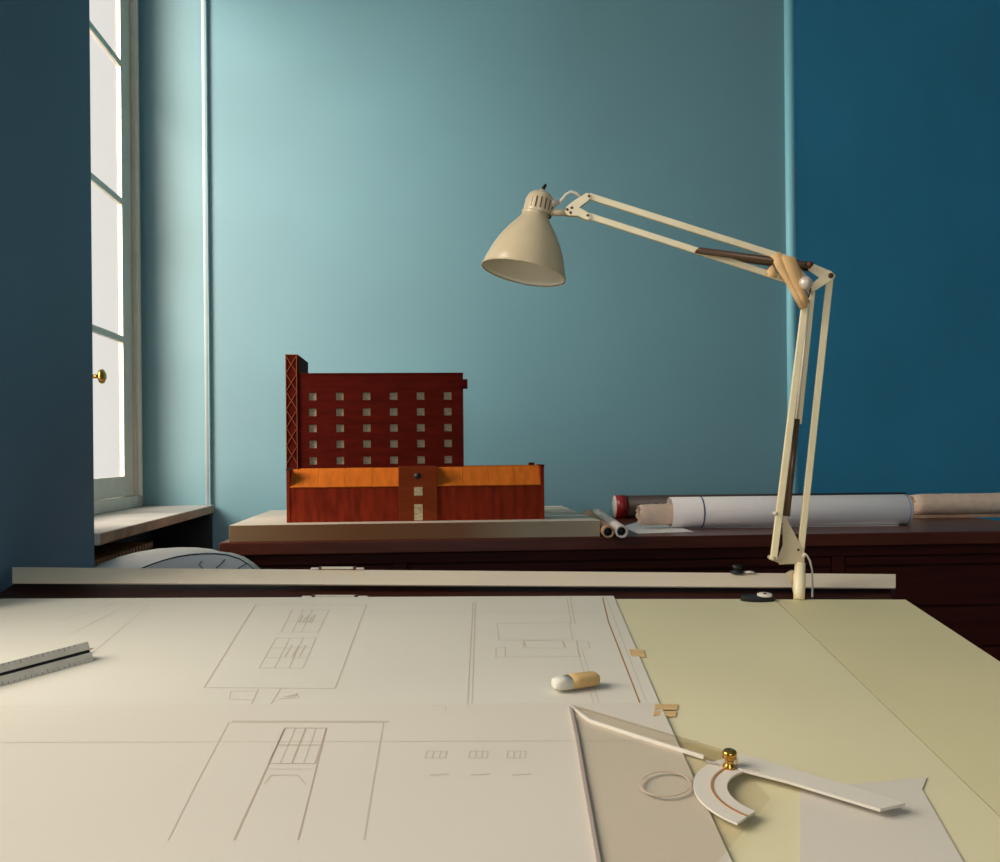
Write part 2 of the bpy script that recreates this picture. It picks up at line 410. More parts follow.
mb.add([(tx0,YT0,tz1),(tx1,YT0,tz1),(tx1,YT1,tz1),(tx0,YT1,tz1)], [[0,1,2,3]])
mb.add([(tx0,YT0,zm),(tx1,YT0,zm),(tx1,YT1,zm),(tx0,YT1,zm)], [[0,1,2,3]])
tower = mb.build('tower_slab', M['model red'], model)
for z in wz:
    for x in wx:
        MB().box((x-hw*.98, YT0+.0075, z-hw*.98), (x+hw*.98, YT0+rd-.0005, z+hw*.98)).build('window', M['model pane'], tower)
MB().box((tx0, YT0-.0015, tz1-.0005), (tx1+.001, YT1, tz1+.0025)).build('roof_edge', M['model red'], tower)
mb = MB()
mb.box((tx1-.016, YT0-.006, fz(386.5, YT0)), (tx1+.012, YT0+.03, fz(384, YT0)))
mb.box((tx1+.001, YT0-.004, fz(388.5, YT0)), (tx1+.012, YT0+.03, fz(379.5, YT0)))
mb.build('corner_balcony', M['model red'], model)
# stair tower with its crossed inlay
sx0, sx1 = fx(286.3, YT0), tx0
sz1 = fz(354.5, YT0, 290)
st = MB().box((sx0, YT0-.003, zm), (sx1, YS1, sz1)).build('stair_tower', M['model red'], model, bevel=.0008)
mb = MB(); y = YT0-.0042
e0, e1 = sx0+.0022, sx1-.0045
zt = sz1-.003; hh = .0485
for k in range(6):
    za, zb_ = zt-hh*k, zt-hh*(k+1)
    mb.bar((e0, y, za-.002), (e1, y, zb_+.002), .0014, .0020, (0, 1, 0)); mb.bar((e1, y, za-.002), (e0, y, zb_+.002), .0014, .0020, (0, 1, 0))
mb.bar((sx0+.001, y, sz1), (sx0+.001, y, zm+.1), .0018, .002, (0, 1, 0)); mb.bar((sx1-.0035, y, sz1), (sx1-.0035, y, zm+.1), .0014, .002, (0, 1, 0))
mb.bar((sx0, y, sz1-.0008), (sx1, y, sz1-.0008), .0018, .002, (0, 1, 0))
mb.build('lattice', M['model line'], st)
# low wing
ze = fz(486.2, YM0, 400)                               # eaves
zr = fz(467.5, YT0, 400)                               # top of the sloped roof
ex0, ex1 = fx(398.3, YM0), fx(436.8, YM0)
for nm, a, b in (('wing', x_l+.009, ex0), ('wing', ex1, x_r-.009)):
    wv = MB().box((a, YM0, zm), (b, YT0, ze-.002)).build(nm, M['model low'], model)
    m2 = MB(); nseg = 4 if b < .1 and a < ex0 else 4
    for k in range(nseg):
        c, d = a+(b-a)*k/nseg, a+(b-a)*(k+1)/nseg-.0006
        dz = random.uniform(0, .0007)
        m2.prism([(c, YM0+.001, ze-.002), (c, YM0-.002, ze+dz), (c, YT0-.001, zr+dz), (c, YT0-.001, ze-.002)], (d-c, 0, 0))
    m2.build('roof', M['model roof'], model)
# end walls, ridge behind the right wing, small chimney
MB().box((x_l, YM0-.0015, zm), (x_l+.009, YT0, fz(469.5, YM0, 290))).build('end_wall', M['model low'], model, bevel=.0006)
MB().box((x_l-.001, YM0-.003, fz(469.5, YM0, 290)), (x_l+.018, YT0-.02, fz(468.3, YM0, 290))).build('coping', M['black'], model)
MB().box((x_r-.009, YM0-.0015, zm), (x_r, YT0+.05, fz(466.5, YM0, 544))).build('end_wall', M['model low'], model, bevel=.0006)
MB().box((x_r-.010, YM0-.003, fz(466.5, YM0, 544)), (x_r+.001, YT0+.05, fz(464.6, YM0, 544))).build('coping', M['model red'], model)
MB().box((tx1, YT0, zm), (x_r-.009, YT0+.05, zr+.003)).build('ridge_block', M['model roof'], model)
MB().box((fx(529, YT0), YT0+.005, zr+.003), (fx(534.5, YT0), YT0+.02, fz(462.5, YT0, 530))).build('chimney', M['model red'], model)
# entrance block with round hole and two windows
zt_ = fz(466.2, YM0-.004, 417)
ent = MB().box((ex0, YM0-.004, zm), (ex1, YT0, zt_)).build('entrance_block', M['model entry'], model, bevel=.0006)
MB().lathe((fx(417.3, YM0), YM0-.0046, fz(475.8, YM0, 417)), (0, 1, 0), [(0, 0), (0, .0088), (.004, .0088)], 24).build('round_opening', M['black'], ent)
for a, b in ((487, 495.5), (504.2, 520.3)):
    MB().box((fx(413.7, YM0), YM0-.0046, fz(b, YM0, 417)), (fx(422.2, YM0), YM0-.002, fz(a, YM0, 417))).build('window', M['model pane'], ent)

# ------------------------------------------------------------------ things on the chest, right
# mailing tube with red cap, lying along the wall
rt = .0385
yt = at_z(640, 520.5, ZT).y
yt = YW-.044
xa, xc, xd, xe_ = (fx(p, yt, 508) for p in (614.2, 614.8, 626, 905))
tube = thing('mailing_tube', ((xa+xe_)/2, yt, ZT), 'dark mailing tube with a bright red end cap, behind the white roll', 'mailing tube')
MB().lathe((xd-.02, yt, ZT+rt), (1, 0, 0), [(0, 0), (0, rt-.002), (xe_-xd+.02, rt-.002), (xe_-xd+.02, rt-.006), (xe_-xd-.04, rt-.006)], 32).build('tube_body', M['tube dark'], tube)
lab(MB().lathe((xc, yt, ZT+rt), (1, 0, 0), [(0, rt-.004), (.0, rt), (xd-xc, rt), (xd-xc, rt-.003)], 32).build('cap', M['red'], tube), 'red end cap')
MB().lathe((xa, yt, ZT+rt), (1, 0, 0), [(0, 0), (0, rt-.001), (xc-xa, rt-.001)], 32).build('cap_rim', M['card'], tube)
# big white roll
yr_ = at_z(790, 526.8, ZT).y + .01
rr = 15.6/1000*yr_
xa, xb = fx(670.0, yr_, 512), fx(907, yr_, 512)
mb = MB(); zr_ = ZT+.0012
mb.lathe((xa, yr_, zr_+rr), (1, 0, 0), [(.03, rr-.0045), (0, rr-.0035), (-.0005, rr-.001), (0, rr), ((xb-xa)*.5, rr), (xb-xa-.004, rr), (xb-xa, rr-.002), (xb-xa, rr-.006), (xb-xa-.10, rr-.006)], 48)
roll = tag(mb.build('paper_roll', M['white paper']), 'large white paper roll with a blue crayon line, lying on the chest top', 'paper roll')
xl_ = fx(700.5, yr_, 512)
lab(MB().lathe((xl_-.0022, yr_, zr_+rr), (1, 0, 0), [(0, rr-.001), (0, rr+.0004), (.0044, rr+.0004), (.0044, rr-.001)], 48).build('crayon_line', M['blue pencil'], roll), 'blue crayon line')
lab(MB().lathe((xb-.0105, yr_, zr_+rr), (1, 0, 0), [(0, rr-.001), (0, rr+.0004), (.0018, rr+.0004), (.0018, rr-.001)], 48).build('end_line', M['blue pencil'], roll), 'dark line round the end')
# crumpled inner roll sticking out of its left end
def crumpled(name, x0, x1, y, z, r, label, seed, closed_left=True):
    rnd = random.Random(seed); n = 30; rings = []
    ks = 14
    for k in range(ks+1):
        u = k/ks; x = x0+(x1-x0)*u
        rr2 = r*(.93+.10*u) if closed_left else r*(1.02-.02*u)
        if k == 0: rr2 *= .86
        rings.append([V((x+(rnd.uniform(-.004, .004) if k < 2 else 0), y+math.cos(2*PI*i/n)*rr2*(1+rnd.uniform(-.035, .035)), z+math.sin(2*PI*i/n)*rr2*(1+rnd.uniform(-.035, .035)))) for i in range(n)])
    inner = [[V((x0+.004, p.y*.86+y*.14, p.z*.86+z*.14)) for p in rings[0]], [V((x0+.05, p.y*.84+y*.16, p.z*.84+z*.16)) for p in rings[0]]]
    mb = MB(); mb.loft(list(reversed(inner))+rings, 0, True, True)
    return tag(mb.build(name, M['cream paper']), label, 'paper roll')
rc = 11.0/1000*yr_
crumpled('crumpled_roll', fx(638.5, yr_, 512), fx(690, yr_, 512), yr_+.002, zr_+rc+.0075, rc, 'crumpled cream paper roll poking out of the left end of the white roll', 3)
yq = at_z(920, 518.0, ZT).y
rc2 = 10.5/1000*yq
crumpled('crumpled_roll', fx(911, yq, 508), fx(1035, yq, 508), yq, ZT+rc2*1.06+.010, rc2, 'cream paper roll at the right end of the chest, beyond the white roll', 5, False)
a = at_z(904, 514, ZT+.005)
tag(MB().bar((fx(903, yq), yq-.004, ZT+.0055), (fx(1012, yq), yq-.008, ZT+.0055), .016, .010, (0, 0, 1)).build('wooden_batten', M['tan wood']), 'thin tan wooden batten under the cream roll at the right', 'batten')
# sheet under the roll
pts = [at_z(p, q, ZT) for p, q in ((622, 526.8), (638, 533.8), (694, 532), (682, 528.4), (899, 525.9), (897, 521.5), (640, 521.5))]
mb = MB(); mb.prism([(p.x, p.y, ZT+.0003) for p in pts], (0, 0, .0006))
tag(mb.build('paper_sheet', M['white paper']), 'flat white paper sheet lying under the large white roll', 'paper sheet')
# two small card tubes pointing at the viewer
def card_tube(px, py, px2, py2, r, m, label):
    a = at_z(px, py, ZT+r+.0003); b = at_z(px2, py2, ZT+r+.0003)
    b = a + (b-a)*min(1, (YW-.06-a.y)/max(.01, b.y-a.y)) if b.y > YW-.06 else b
    L = (b-a).length
    t = thing('cardboard_tube', (a.x, a.y, ZT), label, 'cardboard tube', 'small cardboard tubes beside the model base')
    MB().lathe(a, b-a, [(.03, r*.70), (0, r*.70), (0, r), (L, r), (L, r*.7), (L-.03, r*.7)], 28).build('tube_wall', m, t)
    MB().lathe(a, b-a, [(.028, 0), (.028, r*.705), (.030, r*.705)], 24).build('dark_bore', M['black'], t)
card_tube(622, 531.8, 595.0, 511.8, .0165, M['card'], 'small white cardboard tube, the right-hand one of two, with a dark open end')
card_tube(608.5, 532.2, 584, 510.6, .0155, M['card tan'], 'small tan cardboard tube against the end of the model base')

# ------------------------------------------------------------------ curled drawings on a stool behind the rail
stool_z = .885
def arch(u):  # u 0..1 across; returns height factor
    return math.sin(PI*min(1, max(0, u)))**.85
def curl_sheet(name, pxs, D0, D1, label, lines, mats, drop, scr=False):
    # pxs: list of (px, py) along the near edge at camera depth D0; far edge is at D1, same height
    near = [cp(p, q, D0) for p, q in pxs]
    mb = MB(); n = len(near); rows = 6
    vs = []
    for k in range(rows+1):
        for i, p in enumerate(near):
            q = p + F_*((D1-D0)*k/rows) - V((0, 0, abs(D1-D0)*k/rows*(.35 if D1 < D0 else 0)))
            vs.append(q)
    # two skins 0.8 mm apart give the paper a real thickness
    off = V((0, 0, -.0012))
    N = len(vs); vs += [v+off for v in vs]
    fs = []
    for k in range(rows):
        for i in range(n-1):
            a = k*n+i; fs.append([a, a+1, a+n+1, a+n]); fs.append([N+a, N+a+n, N+a+n+1, N+a+1])
    for i in range(n-1):
        fs.append([i, N+i, N+i+1, i+1]); a = rows*n+i; fs.append([a, a+1, N+a+1, N+a])
    for k in range(rows):
        a = k*n; fs.append([a, a+n, N+a+n, N+a]); a = k*n+n-1; fs.append([a, N+a, N+a+n, a+n])
    mb.add(vs, fs, 0, True)
    if lines:
        e = [v+V((0, 0, .0004))-F_*.0012 for v in near]
        for i in range(n-1):
            mb.add([e[i], e[i+1], e[i+1]-V((0, 0, .0026)), e[i]-V((0, 0, .0026))], [[0, 1, 2, 3]], 1)
    if scr:      # the drawn front flap hanging below the edge, with pen strokes
        base_ = [p-V((0, 0, .002)) for p in near]
        zmin = stool_z+.004
        low = [V((p.x, p.y, min(p.z-.003, zmin)))-F_*.003 for p in base_]
        for i in range(n-1): mb.add([base_[i], base_[i+1], low[i+1], low[i]], [[0, 1, 2, 3]], 0, True)
        for path in (((202, 561), (199, 564.5), (203, 569)), ((225, 559.5), (221, 564), (216, 568)), ((246, 564), (240, 567), (238, 569))):
            q = [cp(p[0], p[1], D0-.006) for p in path]
            mb.tube(q, .0009, 6, 1)
    return mb
top_px = [(91, 566.5), (104, 562), (120, 556.5), (138, 551.8), (158, 548.6), (178, 547.3), (196, 547.4), (212, 549), (226, 553.2), (240, 560), (252, 567), (262, 574)]
mb = curl_sheet('x', top_px, 2.16, 2.03, '', False, None, 0)
low_px = [(138, 569.5), (150, 564.5), (163, 560), (176, 556.6), (190, 554.4), (203, 553.4), (216, 553.3), (228, 554.6), (240, 558.5), (250, 565), (257, 571.5)]
o1 = tag(mb.build('curled_sheet', [M['blue paper'], M['pencil dark']]), 'large bluish white sheet curled into an arch below the window', 'paper sheet')
mb = curl_sheet('x', low_px, 1.985, 2.02, '', True, None, 0, True)
o2 = tag(mb.build('curled_drawing', [M['blue paper'], M['black']]), 'curled drawing with dark pen strokes in front of the arched sheet', 'drawing')
# feet of the outer sheet come down on the stool
st_c = cp(175, 600, 2.09)
stool = thing('stool', (st_c.x, st_c.y, 0), 'brown wooden stool carrying the curled drawings', 'stool')
MB().box((st_c.x-.165, st_c.y-.10, stool_z-.03), (st_c.x+.165, st_c.y+.09, stool_z)).build('seat', M['beam'], stool, bevel=.004)
for dx in (-.14, .14):
    for dy in (-.08, .07):
        MB().bar((st_c.x+dx, st_c.y+dy, 0), (st_c.x+dx*.9, st_c.y+dy*.9, stool_z-.03), .026, .026, (0, 1, 0)).build('leg', M['beam'], stool)

# ------------------------------------------------------------------ drafting table (tilted board)
A_, B_, C_ = .4243, .126, .00237
def bz(px, py): return A_/((py-CY)/FPX + B_ - C_*(px-CX)/FPX)
E1 = (R_ - U_*C_).normalized()                       # along the board
E2 = (F_ + U_*B_).normalized()                       # up the slope
BN = E1.cross(E2).normalized()
if BN.z < 0: BN = -BN
KN = math.sqrt(1+B_*B_+C_*C_)
def bp(px, py, h=0): return cp(px, py, (A_-h*KN)/((py-CY)/FPX + B_ - C_*(px-CX)/FPX))
RL, RRr = bp(-24, 598.8), bp(905.5, 599.2)
FRr = bp(1240, 599.2+.656*(1240-905.5)); 
fl = bp(-600, 900)
def on_left(p):   # keep the board clear of the left wall
    return p
Lr = (RRr-RL).dot(E1)
LD = .98
c_rl = RL + E1*((XL+.012-RL.x)/E1.x); c_rr = RRr
c_fl = c_rl - E2*LD; c_fl = c_fl + E1*((XL+.012-c_fl.x)/E1.x); c_fr = RRr + (FRr-RRr)*(LD/abs((FRr-RRr).dot(E2)))
table = thing('drafting_table', ((c_rl+c_fr)/2).to_2d().to_3d(), 'wide tilted drafting table with a green vinyl top and ivory rear rail', 'drafting table')
MB().prism([c_rl-BN*.002, c_rr-BN*.002, c_fr-BN*.002, c_fl-BN*.002], -BN*.026).build('board', M['board wood'], table)
# two vinyl sheets meeting along the slanting seam
s0, s1 = bp(774.5, 599.0), bp(927.2, 746)
s1 = s0 + (s1-s0)*(LD/abs((s1-s0).dot(E2)))
gap = E1*.0009
lab(MB().prism([c_rl-BN*.002, s0-gap-BN*.002, s1-gap-BN*.002, c_fl-BN*.002], BN*.002).build('vinyl_cover', M['green'], table), 'pale green vinyl')
lab(MB().prism([s0+gap-BN*.002, c_rr-BN*.002, c_fr-BN*.002, s1+gap-BN*.002], BN*.0014).build('vinyl_cover', M['green worn'], table), 'yellowed green vinyl')
# dark cross beam and ivory rail behind the rear edge
DR = 1.66
dk = F_*.014
ra, rb, rc_, rd_ = cp(-26, 568, DR), cp(896, 575, DR), cp(896, 589.3, DR), cp(-26, 585, DR)
lab(MB().prism([cp(12, 567.0, 1.69), cp(896, 574.0, 1.69), cp(896, 587.6, 1.615), cp(12, 582.4, 1.615)], -U_*.0028+F_*.003).build('rail', M['rail'], table, bevel=.001), 'long ivory rail')
q0, q1 = cp(14, 590, DR), cp(893, 593, DR)
mb = MB()
a, b = c_rl-BN*.029+E2*.001, c_rr-BN*.029+E2*.001-E1*.02
mb.hexa([a, b, q1-U_*.05+dk, q0-U_*.05+dk], [a+BN*.020, b+BN*.020, q1+dk+U_*.012, q0+dk+U_*.012])
mb.build('cross_beam', M['beam'], table)
for p in (20, 330, 600, 880):                          # brackets that carry the rail
    a0 = cp(p, 600, DR); MB().prism([a0+dk, a0+dk+E1*.03, a0+dk+E1*.03+U_*.03, a0+dk+U_*.03], F_*.008).build('bracket', M['beam'], table)
# trestle legs
for (c, inn) in ((c_rl, 1), (c_rr, -1)):
    for (d, nm) in ((.12, 'leg'), (.80, 'leg')):
        p = c + E1*(.10*inn) - E2*d - BN*.028
        MB().box((p.x-.03, p.y-.03, 0), (p.x+.03, p.y+.03, p.z+.004)).build(nm, M['beam'], table)
for d in (.12, .80):
    a = c_rl+E1*.13-E2*d; b = c_rr-E1*.13-E2*d
    MB().bar((a.x, a.y, .25), (b.x, b.y, .25), .03, .06, (0, 0, 1)).build('stretcher', M['beam'], table)

# clips and knobs on the rail and the rear edge
def spring_clip(px0, px1, py, D, label, g):
    a, b = cp(px0, py, D), cp(px1, py, D)
    t = thing('spring_clip', (a+b)/2, label, 'clip', g)
    w = (b-a)
    MB().bar(a+w*.20, a+w*.80, .006, .0042, U_).build('clip_plate', M['metal bright'], t, bevel=.001)
    for u, v in ((0, .15), (.85, 1)): MB().bar(a+w*u-U_*.001, a+w*v-U_*.001, .006, .0032, U_).build('clip_end', M['card'], t, bevel=.001)
    for u, v in ((.155, .195), (.805, .845)): MB().bar(a+w*u, a+w*v, .007, .0052, U_).build('clip_pin', M['screw'], t)
    return t
spring_clip(311, 364, 567.9, 1.688, 'slim bright spring clip lying on top of the ivory rail', 'spring clips')
tc_ = spring_clip(302, 368, 596.3, bz(335, 597)+.004, 'slim bright spring clip on the rear edge of the drawing', 'spring clips')
def knob_set(px, py, sc, D, pxw, pyw, label):
    c = cp(px, py, D); t = thing('roller_knob', c, label, 'knob')
    return c, t
# knob on the rail
c, t = knob_set(737, 572.4, 1, 1.682, 0, 0, 'small black knob with pale disc, standing on the ivory rail')
MB().lathe(c-U_*.001, U_, [(0, 0), (0, .011), (.003, .011), (.004, .0045), (.006, .0045), (.007, .0075), (.013, .0075), (.014, 0)], 24).build('knob', M['black'], t)
c2 = cp(749, 572.4, 1.684)
MB().lathe(c2-U_*.0005, U_, [(0, 0), (0, .0085), (.0022, .0085), (.003, 0)], 24).build('disc', M['eraser white'], t)
# knob on the board's rear edge
c, t = knob_set(752, 602, 1, bz(752, 602), 0, 0, 'black oval runner with white disc, on the rear edge of the green board')
c = bp(757.5, 600.5)
rng = []
for h, s_ in ((0.0002, 1), (.006, 1), (.0075, .92)):
    rng.append([c + E1*(math.cos(2*PI*k/28)*.0265*s_) + E2*(math.sin(2*PI*k/28)*.011*s_) + BN*h for k in range(28)])
MB().loft(rng, 0).build('runner', M['black'], t)
MB().lathe(bp(764.5, 600.5)+BN*.0078, BN, [(0, 0), (0, .0115), (.002, .0115), (.003, .010), (.003, 0)], 28).build('disc', M['eraser white'], t)
MB().lathe(bp(764.5, 600.5)+BN*.0105, BN, [(0, 0), (0, .003), (.0015, .0025), (.0015, 0)], 14).build('screw', M['screw'], t)

# ------------------------------------------------------------------ drawings on the board
def line(mb, pts, w, mi, h):
    q = [bp(p[0], p[1], h) for p in pts]
    for i in range(len(q)-1):
        d = (q[i+1]-q[i]); s = d.cross(BN).normalized()*(w/2)
        mb.add([q[i]-s, q[i+1]-s, q[i+1]+s, q[i]+s], [[0, 1, 2, 3]], mi)
def rect(mb, a, b, c, d, w, mi, h): line(mb, [a, b, c, d, a], w, mi, h)
HP = .0018
def bilerp(A, B, C, D, u, v):
    x = (A[0]*(1-u)+B[0]*u)*(1-v)+(D[0]*(1-u)+C[0]*u)*v
    y = (A[1]*(1-u)+B[1]*u)*(1-v)+(D[1]*(1-u)+C[1]*u)*v
    return (x, y)
def panel(mb, A, B, C, D, us, vs, w, mi, h):
    for u in us: line(mb, [bilerp(A, B, C, D, u, 0), bilerp(A, B, C, D, u, 1)], w, mi, h)
    for v in vs: line(mb, [bilerp(A, B, C, D, 0, v), bilerp(A, B, C, D, 1, v)], w, mi, h)
p_tl = bp(4, 598.6, HP); p_tr = bp(613.5, 595.8, HP); p_br = bp(658, 700, HP)
dirR = (p_br-p_tr)
p_b = p_tr + dirR*(.92/abs(dirR.dot(E2)))
p_bl = p_tl - E2*.92 + E1*.07
mb = MB(); mb.prism([p_tl, p_tr, p_b, p_bl], BN*-HP, 0)
h = HP+.0002; L1, L2, L3 = 1, 2, 3
line(mb, [(602.5, 597.5), (608.5, 622), (640, 703)], .0018, L3, h)
line(mb, [(606, 597.5), (618, 628), (647, 703)], .0008, L1, h)
# big elevation on the left: frame, gable lines, window bays
line(mb, [(255.6, 604.6), (204, 687.5), (335, 688.5), (366.6, 604.6)], .0016, L1, h)
line(mb, [(255.6, 604.6), (366.6, 604.6)], .0008, L1, h)
panel(mb, (276, 638), (316, 638), (303, 668), (259, 668), (0, .35, .68, 1), (0, .33, .66, 1), .0011, L1, h)
panel(mb, (292, 610), (329, 610), (318, 632), (281, 632), (0, .3, .55, 1), (0, .5, 1), .0010, L1, h)
for i in range(5): line(mb, [(303+i*3, 615+i % 2*2), (299+i*3, 623)], .0022, L1, h)
for i in range(3): line(mb, [(292+i*7, 645), (285+i*7, 657)], .0020, L1, h)
line(mb, [(366, 612), (620-20, 611.5)], .0007, L1, h)
for (a, b) in (((60, 620), (115, 603)), ((70, 634), (132, 603)), ((90, 655), (150, 604))): line(mb, [a, b], .0008, L1, h)
# strip of detail under it
line(mb, [(231, 691), (258, 691)], .0009, L1, h); line(mb, [(229, 699), (254, 700)], .0009, L1, h); line(mb, [(229, 699), (231, 691)], .0009, L1, h)
line(mb, [(258.5, 689), (251.5, 704)], .0016, L1, h); line(mb, [(281, 688), (271, 704)], .0014, L1, h)
line(mb, [(278, 699), (299, 697.5), (296, 693)], .0014, L1, h)
for r_ in range(3): line(mb, [(283+r_*3, 697-r_*.6), (296+r_, 696-r_)], .0018, L1, h)
# plan on the right of the sheet
for x0, x1 in ((473, 467.5), (475.5, 472)): line(mb, [(x0, 603), (x1, 704)], .0011, L1, h)
line(mb, [(567, 597.5), (571, 624)], .0010, L1, h); line(mb, [(570.5, 597.5), (575, 624)], .0010, L1, h)
rect(mb, (497, 623.5), (569, 622.5), (573, 640), (499, 640), .0010, L1, h)
rect(mb, (496, 648), (505, 647), (505.5, 657), (496, 657.5), .0011, L1, h)
line(mb, [(505, 657), (580, 656.5), (576, 640)], .0011, L1, h)
rect(mb, (523.5, 640.5), (562, 640), (565, 648), (523.5, 648), .0012, L1, h)
line(mb, [(524, 642), (526, 647)], .0020, L1, h); line(mb, [(563, 642), (565.5, 647)], .0020, L1, h)
rect(mb, (577, 641), (588, 641), (590, 648), (578, 648), .0011, L1, h)
for k in (0, 6): line(mb, [(577+k*.8, 649), (594+k*.9, 704)], .0009, L1, h)
draw = tag(mb.build('architectural_drawing', [M['paper'], M['pencil line'], M['pencil dark'], M['brown line']]), 'large cream architectural drawing covering the left of the green table, faint pencil elevations', 'drawing')
# tracing sheet over its lower half
mb = MB(); HT = HP+.0014
t_tl, t_tr = bp(-150, 706.3, HP+.0004), bp(659.5, 703.6, HP+.0004)
dirT = (bp(692, 775)-bp(659.5, 703.6))
t_br = t_tr + dirT*(.5/abs(dirT.dot(E2))); t_bl = t_tl - E2*.5 + E1*.05
mb.prism([t_tl, t_tr, t_br, t_bl], BN*.001, 0)
h = HT+.0002
line(mb, [(-60, 742.5), (700, 740.5)], .0009, L1, h)
line(mb, [(232, 721.5), (389, 721.5)], .0050, L1, h)
line(mb, [(229, 722), (195, 786), (168, 840)], .0012, L1, h); line(mb, [(383.6, 722), (372.6, 786), (364, 840)], .0014, L1, h)
A, B, C, D = (285, 728), (326.5, 728), (298, 840), (234, 840)
line(mb, [A, D], .0018, L2, h); line(mb, [B, C], .0014, L2, h)
panel(mb, (285, 728), (326.5, 728), (315, 763.5), (268.5, 763.5), (0, .5, 1), (0, .48, 1), .0016, L2, h)
panel(mb, (285, 728), (326.5, 728), (315, 763.5), (268.5, 763.5), (.25, .75), (), .0009, L1, h)
line(mb, [(264, 784), (271, 775), (298, 775), (306, 785)], .0014, L1, h); line(mb, [(268, 769), (311, 769)], .0009, L1, h)
panel(mb, (427, 751), (447, 751), (445, 758), (425, 758), (0, .35, .7, 1), (0, 1), .0010, L1, h)
panel(mb, (470, 751), (488, 751), (487, 758), (469, 758), (0, .35, .7, 1), (0, 1), .0010, L1, h)
panel(mb, (508, 751), (526, 751), (525, 758), (507, 758), (0, .35, .7, 1), (0, 1), .0010, L1, h)
for k in range(3): line(mb, [(430+k*41, 775), (449+k*41, 774)], .0025, L1, h)
line(mb, [(433, 700.5+5), (445, 706), (446, 711)], .0009, L1, h)
trac = tag(mb.build('tracing_sheet', [M['tracing'], M['pencil line'], M['pencil dark']]), 'tracing sheet over the lower half of the drawing, showing a gridded window', 'drawing')

# masking tape tabs on the right edge of the paper
def tape(pts, label, hl=HP+.0003):
    q = [bp(p, r, hh) for (p, r), hh in zip(pts, (hl, .0006, .0006, hl))]
    mb = MB(); mb.prism(q, BN*.0006)
    return tag(mb.build('masking_tape', M['tape pale']), label, 'tape', 'masking tape tabs on the drawing edge')
tape([(629, 649.5), (643.5, 650), (645.5, 657.5), (631, 656)], 'tan masking tape tab by itself on the edge of the drawing, nearest the ivory rail')
tape([(655, 704.5), (678, 704.5), (677, 710), (654.5, 710)], 'tan masking tape tab, the upper of the close pair on the paper edge', HP+.0017)
tape([(654.5, 711.5), (677, 711.5), (675.5, 717), (653, 716)], 'tan masking tape tab, the lower of the close pair on the paper edge', HP+.0017)

# eraser: tan half and white half, rounded
def eraser():
    a, b = bp(553, 690.5, HP+.002), bp(597.5, 684.0, HP+.002)
    ax = (b-a).normalized(); sd = BN.cross(ax).normalized()
    L = (b-a).length; wh, hh_ = .0105, .0075
    def ring(u, s): return [a+ax*(L*u) + sd*(math.copysign(abs(math.cos(t))**.6, math.cos(t))*wh*s) + BN*(hh_ + math.copysign(abs(math.sin(t))**.6, math.sin(t))*hh_*s) for t in [2*PI*k/24 for k in range(24)]]
    root = thing('eraser', (a+b)/2, 'worn rubber eraser, half white and half tan, lying on the drawing', 'eraser')
    lab(MB().loft([ring(.37, 1), ring(.55, 1), ring(.9, .98), ring(.97, .88), ring(1, .6)], 0, True).build('tan_half', M['eraser'], root), 'tan half')
    lab(MB().loft([ring(0, .45), ring(.03, .75), ring(.12, .9), ring(.37, 1)], 0, True).build('white_half', M['eraser white'], root), 'white half')
eraser()

# three-sided scale rule at the left with a black groove, pencil lying in the groove
a, b = bp(20, 677.0, HP+.0004), bp(88.5, 658.5, HP+.0004)
ax = (b-a).normalized(); sd = BN.cross(ax).normalized()
a = a - ax*.12
rule = thing('scale_ruler', (a+b)/2, 'grey triangular scale ruler at the left edge of the drawing', 'ruler')
sl = .0265; hgt = sl*.866
def fp(p, u, dep=0):      # point on the front face, u from the foot (0) to the ridge (1)
    nrm = (-sd*.866+BN*.5)
    return p - sd*(sl/2) + (sd*.5+BN*.866)*(sl*u) - nrm*dep
if sd.dot(E2) < 0: sd = -sd
def rs(p): return [fp(p, 0), fp(p, .43), fp(p, .45, .0016), fp(p, .58, .0016), fp(p, .60), fp(p, .97), p+sd*.0006+BN*(hgt-.0006), p+sd*(sl/2)]
mb = MB(); mb.loft([rs(a), rs(b)], 0)
rb_ = mb.build('ruler_body', [M['scale grey'], M['scale shade']], rule)
lab(MB().prism([fp(a, .445, .0013), fp(b-ax*.001, .445, .0013), fp(b-ax*.001, .585, .0013), fp(a, .585, .0013)], (sd*.866-BN*.5)*.0002).build('groove', M['black'], rule), 'black groove')
mbt = MB()
for i in range(int(((b-a).length-.02)/.0068)):
    q = a+ax*(.012+i*.0068); L = .10 if i % 4 else .17
    for u0, u1 in ((.02, .02+L), (.96-L, .96)):
        mbt.prism([fp(q, u0, -.0001), fp(q+ax*.0005, u0, -.0001), fp(q+ax*.0005, u1, -.0001), fp(q, u1, -.0001)], (sd*.866-BN*.5)*.0003)
mbt.build('graduation', M['beam'], rule)
off = sd*(sl/2+.010)+BN*.0034
ja = a+ax*.10+off; jb = b+ax*.001+off
pen = thing('pencil', (ja+jb)/2, 'pencil behind the grey scale ruler, only its sharpened wood tip showing past the end', 'pencil')
MB().tube([ja, jb], .0034, 6, smooth=False).build('barrel', M['black'], pen)
MB().tube([jb, jb+ax*.016, jb+ax*.019], [.0033, .0009, .0002], 8).build('sharpened_tip', M['wood tip'], pen)

